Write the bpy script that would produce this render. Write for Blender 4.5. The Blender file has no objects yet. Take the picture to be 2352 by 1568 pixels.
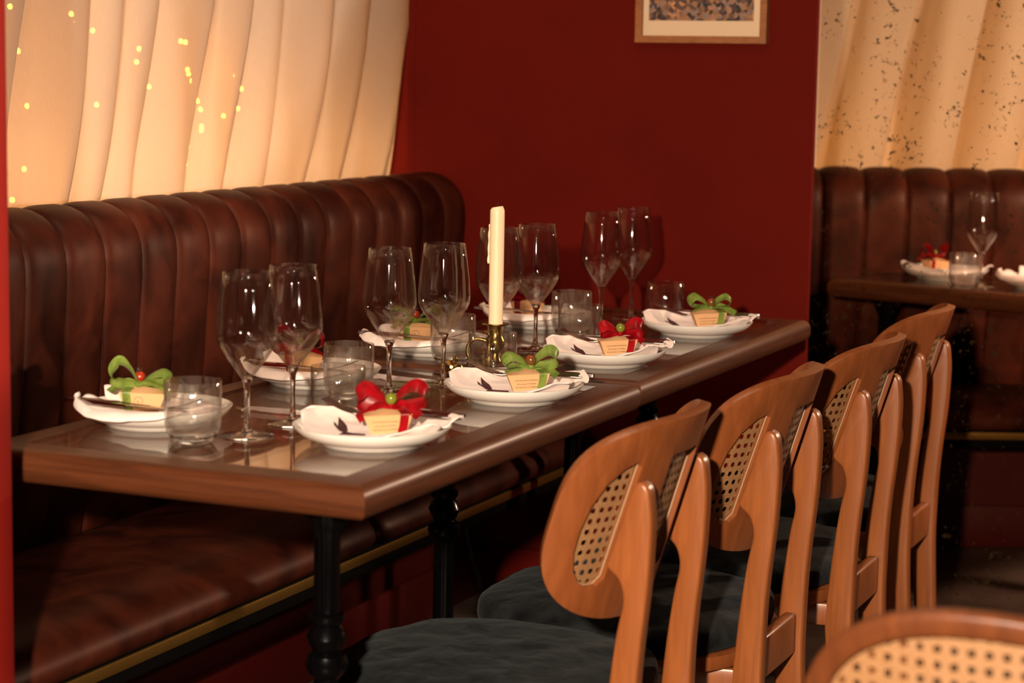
import bpy, bmesh, math, random
from mathutils import Vector, Matrix, noise

random.seed(7)
PI = math.pi
scene = bpy.context.scene
COL = scene.collection

# ------------------------------------------------------------------ camera
cam_d = bpy.data.cameras.new('camera')
cam_d.sensor_fit = 'HORIZONTAL'
cam_d.sensor_width = 36.0
cam_d.lens = 4846.4 * 36.0 / 2352.0
cam_d.clip_start = 0.05
cam_d.dof.use_dof = True
cam_d.dof.focus_distance = 3.68
cam_d.dof.aperture_fstop = 4.2
cam_d.dof.aperture_blades = 0
cam = bpy.data.objects.new('camera', cam_d)
COL.objects.link(cam)
CAM = Vector((1.8635, -2.3592, 1.2878))
_r = Vector((0.91511852, 0.4028277, 0.01696859))
_u = Vector((-0.06733114, 0.11119235, 0.9915154))
_f = Vector((-0.39752309, 0.90849662, -0.12887702))
cam.matrix_world = Matrix(((_r.x, _u.x, -_f.x, CAM.x), (_r.y, _u.y, -_f.y, CAM.y), (_r.z, _u.z, -_f.z, CAM.z), (0, 0, 0, 1)))
scene.camera = cam
scene.cycles.transparent_max_bounces = 40
scene.cycles.transmission_bounces = 16

# ------------------------------------------------------------------ world, lights, exposure
world = bpy.data.worlds.new('world')
scene.world = world
world.use_nodes = True
world.node_tree.nodes['Background'].inputs[0].default_value = (1.0, 0.45, 0.25, 1)
world.node_tree.nodes['Background'].inputs[1].default_value = 0.012

def lamp(name, kind, loc, energy, color, size, aim=None, **kw):
    d = bpy.data.lights.new(name, kind)
    d.energy = energy
    d.color = color
    if kind == 'AREA':
        d.size = size
    else:
        d.shadow_soft_size = size
    for k, v in kw.items():
        setattr(d, k, v)
    o = bpy.data.objects.new(name, d)
    COL.objects.link(o)
    o.location = loc
    if aim is not None:
        o.rotation_euler = (Vector(aim) - Vector(loc)).to_track_quat('-Z', 'Y').to_euler()
    return o

# hand-held flash beside the camera, and a lamp across the room to the right
lamp('flash_light', 'SPOT', (1.60, -2.50, 1.50), 880, (1.0, 0.80, 0.61), 0.045, (0.25, 1.2, 0.85), spot_size=math.radians(75), spot_blend=0.6)
lamp('ceiling_downlight', 'AREA', (0.45, 0.9, 2.5), 10, (1.0, 0.72, 0.50), 0.9, (0.45, 0.9, 0))
lamp('booth_fill', 'POINT', (1.9, 2.8, 1.35), 125, (1.0, 0.74, 0.58), 0.05)  # added fill light, out of view, to brighten the booth behind the pane
lamp('side_spotlight', 'SPOT', (3.4, -1.8, 1.28), 660, (1.0, 0.80, 0.66), 0.04, (-0.3, 0.42, 1.9), spot_size=math.radians(31), spot_blend=0.08)

scene.view_settings.view_transform = 'Standard'
scene.view_settings.look = 'None'
scene.view_settings.exposure = 0.0
scene.view_settings.gamma = 1.0
scene.view_settings.use_curve_mapping = False

# ------------------------------------------------------------------ materials
MATS = {}
def srgb(r, g, b):
    f = lambda c: (c / 255 / 12.92) if c / 255 <= 0.04045 else ((c / 255 + 0.055) / 1.055) ** 2.4
    return (f(r), f(g), f(b), 1)

def pmat(name, color, rough=0.5, metal=0.0, spec=0.4, trans=0.0, ior=1.45, coat=0.0, coat_rough=0.03, sheen=0.0, emit=None, emit_s=0.0, sss=0.0):
    m = bpy.data.materials.new(name)
    m.use_nodes = True
    b = m.node_tree.nodes['Principled BSDF']
    I = b.inputs
    I['Base Color'].default_value = color
    I['Roughness'].default_value = rough
    I['Metallic'].default_value = metal
    I['Specular IOR Level'].default_value = spec
    I['Transmission Weight'].default_value = trans
    I['IOR'].default_value = ior
    I['Coat Weight'].default_value = coat
    I['Coat Roughness'].default_value = coat_rough
    I['Sheen Weight'].default_value = sheen
    if sss:
        I['Subsurface Weight'].default_value = sss
        I['Subsurface Radius'].default_value = (0.02, 0.01, 0.005)
    if emit:
        I['Emission Color'].default_value = emit
        I['Emission Strength'].default_value = emit_s
    MATS[name] = m
    return m

def nodes(m):
    return m.node_tree.nodes, m.node_tree.links, m.node_tree.nodes['Principled BSDF']

def add_noise_color(m, c1, c2, scale=(1, 1, 1), nscale=8.0, detail=6.0, bump=0.0, distort=0.0, pos=(0.35, 0.65), bump_dist=0.002, gen=False):
    n, l, b = nodes(m)
    tc = n.new('ShaderNodeTexCoord')
    mp = n.new('ShaderNodeMapping')
    mp.inputs['Scale'].default_value = scale
    if gen:      # one hide across many panels: sample by position in the room
        l.new(n.new('ShaderNodeNewGeometry').outputs['Position'], mp.inputs['Vector'])
    else:
        l.new(tc.outputs['Object'], mp.inputs['Vector'])
    nz = n.new('ShaderNodeTexNoise')
    nz.inputs['Scale'].default_value = nscale
    nz.inputs['Detail'].default_value = detail
    nz.inputs['Distortion'].default_value = distort
    l.new(mp.outputs[0], nz.inputs['Vector'])
    cr = n.new('ShaderNodeValToRGB')
    cr.color_ramp.elements[0].position = pos[0]
    cr.color_ramp.elements[1].position = pos[1]
    cr.color_ramp.elements[0].color = c1
    cr.color_ramp.elements[1].color = c2
    l.new(nz.outputs['Fac'], cr.inputs['Fac'])
    l.new(cr.outputs['Color'], b.inputs['Base Color'])
    if bump:
        bp = n.new('ShaderNodeBump')
        bp.inputs['Strength'].default_value = bump
        bp.inputs['Distance'].default_value = bump_dist
        l.new(nz.outputs['Fac'], bp.inputs['Height'])
        l.new(bp.outputs['Normal'], b.inputs['Normal'])
    return nz

# walls, floor
m = pmat('red_paint', (0.13, 0.007, 0.0045, 1), 0.75, spec=0.06)
add_noise_color(m, (0.084, 0.0042, 0.0018, 1), (0.098, 0.0050, 0.0022, 1), (1, 1, 1), 3.0, 4, bump=0.12, bump_dist=0.001)
m = pmat('red_paint_near', (0.17, 0.008, 0.005, 1), 0.65, spec=0.1)
m = pmat('beige_plaster', (0.55, 0.36, 0.2, 1), 0.8)
m = pmat('dark_ceiling', (0.03, 0.008, 0.006, 1), 0.8)
m = pmat('dark_floor', (0.05, 0.03, 0.022, 1), 0.45)
add_noise_color(m, (0.035, 0.02, 0.015, 1), (0.06, 0.038, 0.028, 1), (1, 1, 1), 6, 5)
# leather
m = pmat('leather', (0.1, 0.03, 0.02, 1), 0.46, spec=0.22)
m.node_tree.nodes['Principled BSDF'].inputs['Specular Tint'].default_value = (1.0, 0.66, 0.5, 1)
add_noise_color(m, (0.018, 0.0032, 0.0018, 1), (0.066, 0.0130, 0.0058, 1), (1, 1, 0.8), 9, 9, bump=0.3, distort=0.7, pos=(0.34, 0.70), bump_dist=0.0015, gen=True)
# wood
def wood(name, dark, light, rough, scale, coat=0.0, nscale=5.0):
    m = pmat(name, light, rough, coat=coat, coat_rough=0.28)
    add_noise_color(m, dark, light, scale, nscale, 7, bump=0.08, distort=0.8, pos=(0.3, 0.7), bump_dist=0.0008)
    return m
wood('table_wood_y', (0.048, 0.0125, 0.0038, 1), (0.094, 0.026, 0.0078, 1), 0.42, (18, 1.2, 18), coat=0.12)
wood('table_wood_x', (0.048, 0.0125, 0.0038, 1), (0.094, 0.026, 0.0078, 1), 0.42, (1.2, 18, 18), coat=0.12)
wood('table_panel', (0.17, 0.054, 0.022, 1), (0.46, 0.165, 0.075, 1), 0.35, (14, 1.0, 14), nscale=4)
wood('chair_wood', (0.21, 0.060, 0.0150, 1), (0.29, 0.088, 0.0230, 1), 0.36, (14, 14, 1.3), coat=0.25)
wood('chair_ply', (0.175, 0.048, 0.0125, 1), (0.245, 0.070, 0.0190, 1), 0.38, (10, 10, 1.0), coat=0.2)
wood('walnut', (0.075, 0.020, 0.0055, 1), (0.115, 0.032, 0.0085, 1), 0.45, (14, 14, 1.3))
wood('frame_wood', (0.20, 0.07, 0.022, 1), (0.30, 0.11, 0.035, 1), 0.4, (6, 20, 20))
# cane
m = pmat('cane', (0.50, 0.26, 0.105, 1), 0.55)
n_, l_, b_ = nodes(m)
tc = n_.new('ShaderNodeTexCoord'); wv = n_.new('ShaderNodeTexWave'); wv.inputs['Scale'].default_value = 160; wv.inputs['Distortion'].default_value = 2.0
wv.bands_direction = 'Z'
l_.new(tc.outputs['Object'], wv.inputs['Vector'])
cr = n_.new('ShaderNodeValToRGB'); cr.color_ramp.elements[0].color = (0.21, 0.096, 0.036, 1); cr.color_ramp.elements[1].color = (0.34, 0.178, 0.077, 1)
l_.new(wv.outputs['Fac'], cr.inputs['Fac']); l_.new(cr.outputs['Color'], b_.inputs['Base Color'])
bp = n_.new('ShaderNodeBump'); bp.inputs['Strength'].default_value = 0.5; bp.inputs['Distance'].default_value = 0.001
l_.new(wv.outputs['Fac'], bp.inputs['Height']); l_.new(bp.outputs['Normal'], b_.inputs['Normal'])
pmat('cane_spline', (0.36, 0.25, 0.15, 1), 0.5)
# velvet cushion
m = pmat('velvet', (0.016, 0.017, 0.018, 1), 0.85, spec=0.15, sheen=0.08)
m.node_tree.nodes['Principled BSDF'].inputs['Sheen Roughness'].default_value = 0.5
m.node_tree.nodes['Principled BSDF'].inputs['Sheen Tint'].default_value = (0.32, 0.36, 0.38, 1)
add_noise_color(m, (0.0010, 0.0012, 0.0014, 1), (0.0115, 0.0130, 0.0140, 1), (1, 1, 1), 22, 12, bump=0.9, distort=0.3, bump_dist=0.006)
# glass, china, cloth, metal
def schlick(n, l, f0=0.045, p=4.5):
    # reflectance from the viewing angle, the same on both sides of the sheet
    lw = n.new('ShaderNodeLayerWeight'); lw.inputs['Blend'].default_value = 0.5
    pw = n.new('ShaderNodeMath'); pw.operation = 'POWER'; pw.inputs[1].default_value = p
    ml = n.new('ShaderNodeMath'); ml.operation = 'MULTIPLY_ADD'; ml.inputs[1].default_value = 0.95; ml.inputs[2].default_value = f0
    l.new(lw.outputs['Facing'], pw.inputs[0]); l.new(pw.outputs[0], ml.inputs[0])
    return ml
def glass_mat(name, color=(1, 1, 1, 1), rough=0.0, ior=1.47):
    m = bpy.data.materials.new(name); m.use_nodes = True
    n = m.node_tree.nodes; l = m.node_tree.links
    n.remove(n['Principled BSDF'])
    g = n.new('ShaderNodeBsdfGlass'); g.inputs['Color'].default_value = color; g.inputs['Roughness'].default_value = rough; g.inputs['IOR'].default_value = ior
    l.new(g.outputs[0], n['Material Output'].inputs['Surface'])
    MATS[name] = m
    return m
glass_mat('glass', (0.985, 0.985, 0.98, 1))
# thin clear glass: mostly straight-through, part refracted, mirror-like at grazing angles
_gm = MATS['glass']; n_ = _gm.node_tree.nodes; l_ = _gm.node_tree.links
_g = [q for q in n_ if q.type == 'BSDF_GLASS'][0]
_t = n_.new('ShaderNodeBsdfTransparent'); _t.inputs[0].default_value = (0.975, 0.97, 0.96, 1)
_y = n_.new('ShaderNodeBsdfGlossy'); _y.inputs['Roughness'].default_value = 0.03
_f2 = schlick(n_, l_, 0.03, 3.6)
_m1 = n_.new('ShaderNodeMixShader'); _m2 = n_.new('ShaderNodeMixShader'); _m2.inputs[0].default_value = 0.14
l_.new(_f2.outputs[0], _m1.inputs[0]); l_.new(_t.outputs[0], _m1.inputs[1]); l_.new(_y.outputs[0], _m1.inputs[2])
l_.new(_m1.outputs[0], _m2.inputs[1]); l_.new(_g.outputs[0], _m2.inputs[2]); l_.new(_m2.outputs[0], n_['Material Output'].inputs['Surface'])
m = pmat('table_glass', (0.9, 0.93, 0.9, 1), 0.015, spec=0.5, trans=1.0, ior=1.5)
n_, l_, b_ = nodes(m)
out = n_['Material Output']
tr = n_.new('ShaderNodeBsdfTransparent'); tr.inputs[0].default_value = (0.96, 0.97, 0.95, 1)
gl = n_.new('ShaderNodeBsdfGlossy'); gl.inputs['Roughness'].default_value = 0.02
fr = schlick(n_, l_, 0.05, 5.0)
mx = n_.new('ShaderNodeMixShader')
l_.new(fr.outputs[0], mx.inputs[0]); l_.new(tr.outputs[0], mx.inputs[1]); l_.new(gl.outputs[0], mx.inputs[2]); l_.new(mx.outputs[0], out.inputs['Surface'])
pmat('china', (0.80, 0.76, 0.69, 1), 0.12, spec=0.5)
m = pmat('napkin_cloth', (0.80, 0.66, 0.60, 1), 0.85, spec=0.2, sheen=0.2)
pmat('embroidery', (0.060, 0.005, 0.007, 1), 0.7)
pmat('steel', (0.62, 0.60, 0.57, 1), 0.14, metal=1.0)
pmat('brass', (0.42, 0.29, 0.09, 1), 0.25, metal=1.0)
pmat('brass_strip', (0.22, 0.12, 0.026, 1), 0.38, metal=0.85)
pmat('wax', (0.80, 0.62, 0.40, 1), 0.42, sss=0.25)
pmat('wick', (0.01, 0.01, 0.01, 1), 0.9)
pmat('carton', (0.62, 0.35, 0.165, 1), 0.6)
pmat('print_ink', (0.10, 0.05, 0.03, 1), 0.7)
def satin(name, color, dark):
    m = pmat(name, color, 0.36, spec=0.35)
    m.node_tree.nodes['Principled BSDF'].inputs['Anisotropic'].default_value = 0.5
    add_noise_color(m, dark, color, (1, 1, 1), 60, 3, pos=(0.3, 0.6))
satin('green_satin', (0.17, 0.23, 0.042, 1), (0.085, 0.125, 0.02, 1))
satin('red_satin', (0.27, 0.0025, 0.006, 1), (0.13, 0.001, 0.002, 1))
m = pmat('red_berry', (0.45, 0.03, 0.01, 1), 0.15, spec=0.6)
add_noise_color(m, (0.30, 0.010, 0.004, 1), (0.12, 0.055, 0.012, 1), (1, 1, 1), 45, 2)
pmat('green_berry', (0.16, 0.17, 0.02, 1), 0.15, spec=0.6)
pmat('dried_calyx', (0.05, 0.02, 0.012, 1), 0.6)
pmat('black_iron', (0.0012, 0.0012, 0.0014, 1), 0.2, spec=0.25)
pmat('black_board', (0.002, 0.0015, 0.0015, 1), 0.8, spec=0.05)
pmat('red_plinth_shaded', (0.045, 0.0026, 0.0016, 1), 0.45, spec=0.25)  # same red paint with the shade under the bench put into its colour
pmat('cable_rubber', (0.02, 0.028, 0.03, 1), 0.5)
pmat('mat_board', (0.60, 0.43, 0.28, 1), 0.75)
pmat('grey_gap', (0.02, 0.015, 0.012, 1), 0.7)
pmat('warm_led', (1, 0.6, 0.2, 1), 0.5, emit=(1.0, 0.57, 0.25, 1), emit_s=36.0)
pmat('warm_led_dim', (1, 0.6, 0.2, 1), 0.5, emit=(1.0, 0.54, 0.20, 1), emit_s=15.0)
pmat('fairy_bulb', (1, 0.6, 0.2, 1), 0.5, emit=(1.0, 0.42, 0.05, 1), emit_s=26.0)
pmat('thin_wire', (0.12, 0.07, 0.03, 1), 0.5)
# art print
m = pmat('crowd_print', (0.2, 0.1, 0.05, 1), 0.5)
n_, l_, b_ = nodes(m)
tc = n_.new('ShaderNodeTexCoord'); vo = n_.new('ShaderNodeTexVoronoi'); vo.inputs['Scale'].default_value = 105
vo.inputs['Randomness'].default_value = 1.0
nz = n_.new('ShaderNodeTexNoise'); nz.inputs['Scale'].default_value = 14; nz.inputs['Detail'].default_value = 4
l_.new(tc.outputs['Object'], vo.inputs['Vector']); l_.new(tc.outputs['Object'], nz.inputs['Vector'])
sep = n_.new('ShaderNodeSeparateColor'); l_.new(vo.outputs['Color'], sep.inputs[0])
ad = n_.new('ShaderNodeMath'); ad.operation = 'MULTIPLY'; l_.new(sep.outputs[0], ad.inputs[0]); l_.new(nz.outputs['Fac'], ad.inputs[1])
cr = n_.new('ShaderNodeValToRGB')
el = cr.color_ramp.elements
el[0].position = 0.05; el[0].color = (0.02, 0.012, 0.012, 1); el[1].position = 0.6; el[1].color = (0.62, 0.38, 0.18, 1)
e = el.new(0.2); e.color = (0.10, 0.05, 0.035, 1)
e = el.new(0.32); e.color = (0.28, 0.13, 0.05, 1)
e = el.new(0.42); e.color = (0.16, 0.12, 0.12, 1)
e = el.new(0.5); e.color = (0.42, 0.16, 0.05, 1)
l_.new(ad.outputs[0], cr.inputs['Fac']); l_.new(cr.outputs['Color'], b_.inputs['Base Color'])

def curtain_mat(name, color, transp, weave=True, trl=0.62):
    m = bpy.data.materials.new(name); m.use_nodes = True
    n = m.node_tree.nodes; l = m.node_tree.links
    n.remove(n['Principled BSDF'])
    d = n.new('ShaderNodeBsdfDiffuse'); t = n.new('ShaderNodeBsdfTranslucent'); tp = n.new('ShaderNodeBsdfTransparent')
    tc = n.new('ShaderNodeTexCoord')
    nz = n.new('ShaderNodeTexNoise'); nz.inputs['Scale'].default_value = 90; nz.inputs['Detail'].default_value = 3
    mp = n.new('ShaderNodeMapping'); mp.inputs['Scale'].default_value = (1, 4, 0.6)
    l.new(tc.outputs['Object'], mp.inputs[0]); l.new(mp.outputs[0], nz.inputs['Vector'])
    cr = n.new('ShaderNodeValToRGB')
    cr.color_ramp.elements[0].color = tuple(c * 0.9 for c in color[:3]) + (1,)
    cr.color_ramp.elements[1].color = color
    l.new(nz.outputs['Fac'], cr.inputs['Fac'])
    l.new(cr.outputs['Color'], d.inputs[0]); l.new(cr.outputs['Color'], t.inputs[0])
    m1 = n.new('ShaderNodeMixShader'); m1.inputs[0].default_value = trl
    l.new(d.outputs[0], m1.inputs[1]); l.new(t.outputs[0], m1.inputs[2])
    m2 = n.new('ShaderNodeMixShader')
    mul = n.new('ShaderNodeMath'); mul.operation = 'MULTIPLY'; mul.inputs[1].default_value = transp * 2
    l.new(nz.outputs['Fac'], mul.inputs[0]); l.new(mul.outputs[0], m2.inputs[0])
    l.new(m1.outputs[0], m2.inputs[1]); l.new(tp.outputs[0], m2.inputs[2])
    l.new(m2.outputs[0], n['Material Output'].inputs['Surface'])
    MATS[name] = m
curtain_mat('sheer_linen', (0.70, 0.59, 0.48, 1), 0.10)
curtain_mat('sheer_linen_cream', (0.80, 0.66, 0.48, 1), 0.04)

# foxed glass: clear pane with dark specks in the coating
m = bpy.data.materials.new('foxed_glass'); m.use_nodes = True
n_ = m.node_tree.nodes; l_ = m.node_tree.links
n_.remove(n_['Principled BSDF'])
tp = n_.new('ShaderNodeBsdfTransparent'); tp.inputs[0].default_value = (0.93, 0.88, 0.82, 1)
df = n_.new('ShaderNodeBsdfDiffuse'); df.inputs[0].default_value = (0.03, 0.018, 0.010, 1)
tc = n_.new('ShaderNodeTexCoord')
n1 = n_.new('ShaderNodeTexNoise'); n1.inputs['Scale'].default_value = 75; n1.inputs['Detail'].default_value = 4; n1.inputs['Roughness'].default_value = 0.65
n2 = n_.new('ShaderNodeTexNoise'); n2.inputs['Scale'].default_value = 9; n2.inputs['Detail'].default_value = 2
l_.new(tc.outputs['Object'], n1.inputs['Vector']); l_.new(tc.outputs['Object'], n2.inputs['Vector'])
ma = n_.new('ShaderNodeMath'); ma.operation = 'MULTIPLY_ADD'; ma.inputs[1].default_value = 0.28
l_.new(n2.outputs['Fac'], ma.inputs[0]); l_.new(n1.outputs['Fac'], ma.inputs[2])
cr = n_.new('ShaderNodeValToRGB'); cr.color_ramp.elements[0].position = 0.772; cr.color_ramp.elements[1].position = 0.825
cr.color_ramp.elements[0].color = (0, 0, 0, 1); cr.color_ramp.elements[1].color = (0.85, 0.85, 0.85, 1)
l_.new(ma.outputs[0], cr.inputs['Fac'])
mx = n_.new('ShaderNodeMixShader'); l_.new(cr.outputs['Color'], mx.inputs[0]); l_.new(tp.outputs[0], mx.inputs[1]); l_.new(df.outputs[0], mx.inputs[2])
l_.new(mx.outputs[0], n_['Material Output'].inputs['Surface'])
MATS['foxed_glass'] = m

# ------------------------------------------------------------------ helpers
def mk_mesh(name, verts, faces, mat, smooth=True, sharp=40):
    me = bpy.data.meshes.new(name)
    me.from_pydata([tuple(v) for v in verts], [], faces)
    me.validate()
    bm = bmesh.new(); bm.from_mesh(me)
    bmesh.ops.recalc_face_normals(bm, faces=bm.faces)
    bm.to_mesh(me); bm.free()
    return fin_mesh(me, mat, smooth, sharp)

def fin_mesh(me, mat, smooth=True, sharp=40):
    if mat:
        me.materials.append(MATS[mat])
    if smooth:
        me.polygons.foreach_set('use_smooth', [True] * len(me.polygons))
        me.set_sharp_from_angle(angle=math.radians(sharp))
    me.update()
    return me

def bm_mesh(name, bm, mat, smooth=True, sharp=40):
    me = bpy.data.meshes.new(name)
    bmesh.ops.recalc_face_normals(bm, faces=bm.faces)
    bm.to_mesh(me); bm.free()
    return fin_mesh(me, mat, smooth, sharp)

def obj(name, me, parent=None, loc=(0, 0, 0), rot=(0, 0, 0)):
    o = bpy.data.objects.new(name, me)
    COL.objects.link(o)
    o.location = loc
    o.rotation_euler = rot
    if parent is not None:
        o.parent = parent
    return o

def thing(name, label, cat, loc=(0, 0, 0), rotz=0.0, group=None, rot=None, mesh=None):
    o = bpy.data.objects.new(name, mesh)
    COL.objects.link(o)
    o.location = loc
    o.rotation_euler = rot if rot else (0, 0, rotz)
    o['label'] = label
    o['category'] = cat
    if group:
        o['group'] = group
    return o

def structure(o, label=None):
    o['kind'] = 'structure'
    if label:
        o['label'] = label
    return o

def box_bm(bm, lo, hi, bevel=0.0, seg=2):
    r = bmesh.ops.create_cube(bm, size=1)
    vs = r['verts']
    for v in vs:
        v.co = Vector(((lo[0] + hi[0]) / 2 + v.co.x * (hi[0] - lo[0]), (lo[1] + hi[1]) / 2 + v.co.y * (hi[1] - lo[1]), (lo[2] + hi[2]) / 2 + v.co.z * (hi[2] - lo[2])))
    if bevel:
        es = list({e for v in vs for e in v.link_edges})
        bmesh.ops.bevel(bm, geom=es, offset=bevel, segments=seg, profile=0.5, affect='EDGES')

def box_mesh(name, lo, hi, mat, bevel=0.0, seg=2):
    bm = bmesh.new(); box_bm(bm, lo, hi, bevel, seg)
    return bm_mesh(name, bm, mat)

def lathe(name, prof, mat, seg=48, scallop=None, sharp=40):
    """prof: list of (r,z); r==0 ends are poles."""
    verts, faces, rings = [], [], []
    for r, z in prof:
        if r < 1e-6:
            rings.append([len(verts)]); verts.append((0, 0, z))
        else:
            ring = []
            for i in range(seg):
                a = 2 * PI * i / seg
                rr = r * (scallop(a, z) if scallop else 1)
                ring.append(len(verts)); verts.append((rr * math.cos(a), rr * math.sin(a), z))
            rings.append(ring)
    for A, B in zip(rings[:-1], rings[1:]):
        for i in range(seg):
            j = (i + 1) % seg
            if len(A) == 1 and len(B) == 1:
                continue
            if len(A) == 1:
                faces.append((A[0], B[i], B[j]))
            elif len(B) == 1:
                faces.append((A[i], A[j], B[0]))
            else:
                faces.append((A[i], A[j], B[j], B[i]))
    return mk_mesh(name, verts, faces, mat, True, sharp)

def tube(name, pts, rad, mat, seg=8, closed=False):
    pts = [Vector(p) for p in pts]
    n = len(pts)
    verts, faces = [], []
    prev = None
    for i, p in enumerate(pts):
        a = pts[max(i - 1, 0)]; b = pts[min(i + 1, n - 1)]
        t = (b - a).normalized()
        if prev is None:
            up = Vector((0, 0, 1)) if abs(t.z) < 0.9 else Vector((1, 0, 0))
            s = t.cross(up).normalized()
        else:
            s = (prev - t * prev.dot(t)).normalized()
        prev = s
        w = t.cross(s)
        r = rad[i] if isinstance(rad, (list, tuple)) else rad
        for k in range(seg):
            an = 2 * PI * k / seg
            verts.append(p + s * (r * math.cos(an)) + w * (r * math.sin(an)))
    for i in range(n - 1):
        for k in range(seg):
            k2 = (k + 1) % seg
            faces.append((i * seg + k, i * seg + k2, (i + 1) * seg + k2, (i + 1) * seg + k))
    faces.append(tuple(range(seg)))
    faces.append(tuple((n - 1) * seg + k for k in range(seg)))
    return mk_mesh(name, verts, faces, mat)

def prism(name, poly, axis, lo, hi, mat, bevel=0.0, seg=3):
    """poly in the plane of the two other axes, extruded along axis."""
    bm = bmesh.new()
    def co(p, t):
        if axis == 'y':
            return (p[0], t, p[1])
        if axis == 'x':
            return (t, p[0], p[1])
        return (p[0], p[1], t)
    A = [bm.verts.new(co(p, lo)) for p in poly]
    B = [bm.verts.new(co(p, hi)) for p in poly]
    bm.faces.new(A); bm.faces.new(B[::-1])
    n = len(poly)
    for i in range(n):
        bm.faces.new((A[i], A[(i + 1) % n], B[(i + 1) % n], B[i]))
    bmesh.ops.recalc_face_normals(bm, faces=bm.faces)
    if bevel:
        es = [e for e in bm.edges if any(len(f.verts) > 4 or f in () for f in e.link_faces)]
        bmesh.ops.bevel(bm, geom=es, offset=bevel, segments=seg, profile=0.5, affect='EDGES', clamp_overlap=True)
    return bm_mesh(name, bm, mat, True, 35)

def catmull(pts, k=8, closed=False):
    out = []
    n = len(pts)
    rng = range(n) if closed else range(n - 1)
    for i in rng:
        if closed:
            P = [Vector(pts[(i + j - 1) % n]) for j in range(4)]
        else:
            P = [Vector(pts[min(max(i + j - 1, 0), n - 1)]) for j in range(4)]
        for s in range(k):
            t = s / k
            out.append(0.5 * ((2 * P[1]) + (P[2] - P[0]) * t + (2 * P[0] - 5 * P[1] + 4 * P[2] - P[3]) * t * t + (-P[0] + 3 * P[1] - 3 * P[2] + P[3]) * t ** 3))
    if not closed:
        out.append(Vector(pts[-1]))
    return out

def text_mesh(name, body, size, mat, align='CENTER'):
    c = bpy.data.curves.new(name, 'FONT')
    c.body = body; c.size = size; c.align_x = align; c.align_y = 'CENTER'
    c.extrude = 0.00015
    o = bpy.data.objects.new(name, c)
    COL.objects.link(o)
    bpy.context.view_layer.update()
    me = bpy.data.meshes.new_from_object(o.evaluated_get(bpy.context.evaluated_depsgraph_get()))
    bpy.data.objects.remove(o)
    me.materials.clear(); me.materials.append(MATS[mat])
    me.name = name
    return me

# ------------------------------------------------------------------ the setting
WY = 2.32            # back wall plane
structure(obj('floor', box_mesh('floor', (-0.9, -3.2, -0.05), (4.2, 5.6, 0.0), 'dark_floor')))
structure(obj('wall_back', box_mesh('wall_back', (-0.455, WY, 0), (0.553, WY + 0.02, 2.7), 'red_paint')))
structure(obj('wall_niche', box_mesh('wall_niche', (-0.86, WY + 0.11, 0), (-0.43, WY + 0.18, 2.7), 'red_paint')))
structure(obj('wall_left', box_mesh('wall_left', (-0.95, -0.6, 0), (-0.87, WY + 0.18, 2.7), 'beige_plaster')))
structure(obj('wall_near', box_mesh('wall_near', (-0.87, -0.18, 0), (0.173, -0.124, 2.7), 'red_paint_near', 0.004)))
structure(obj('trim_1', box_mesh('trim_1', (-0.475, WY + 0.0, 0.95), (-0.456, WY + 0.10, 2.7), 'red_paint')))
structure(obj('window_sill_1', box_mesh('window_sill_1', (-0.869, -0.12, 0.93), (-0.50, WY + 0.10, 0.965), 'beige_plaster')))
structure(obj('baseboard_back', box_mesh('baseboard_back', (-0.245, WY - 0.013, 0), (0.553, WY - 0.001, 0.115), 'red_paint', 0.003)))
structure(obj('mirror_pane', box_mesh('mirror_pane', (0.555, WY + 0.030, 0.0), (2.4, WY + 0.036, 2.7), 'foxed_glass')), 'tall foxed mirror speckled with dark spots, built as a clear pane')  # antique mirror made as a clear pane; its reflection is built behind

# ------------------------------------------------------------------ banquettes
CH = 0.1165
def channel_mesh():
    # profile (x,z) from the seat up over the rolled top and down the back
    prof = [(-0.365, 0.40), (-0.345, 0.50), (-0.325, 0.62), (-0.312, 0.74), (-0.305, 0.84)]
    cx, cz, r = -0.395, 0.935, 0.098
    prof.append((-0.300, 0.90))
    for i in range(0, 13):
        a = math.radians(i * 15 / 13 * 11)
        prof.append((cx + r * math.cos(a) * 0.97, cz + r * math.sin(a)))
    prof += [(-0.492, 0.90), (-0.49, 0.80)]
    P = [Vector((a, 0, b)) for a, b in prof]
    nrm = []
    for i in range(len(P)):
        t = (P[min(i + 1, len(P) - 1)] - P[max(i - 1, 0)]).normalized()
        nrm.append(Vector((t.z, 0, -t.x)))
    ny = 14
    verts, faces = [], []
    for i, p in enumerate(P):
        for j in range(ny + 1):
            q = -1 + 2 * j / ny
            q = math.copysign(abs(q) ** 0.75, q)
            d = 0.0125 * (1 - math.sqrt(max(0, 1 - abs(q) ** 2.6)))
            verts.append(p - nrm[i] * d + Vector((0, q * CH / 2 * 0.992, 0)))
    w = ny + 1
    for i in range(len(P) - 1):
        for j in range(ny):
            faces.append((i * w + j, i * w + j + 1, (i + 1) * w + j + 1, (i + 1) * w + j))
    return mk_mesh('back_channel', verts, faces, 'leather', True, 70)

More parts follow.
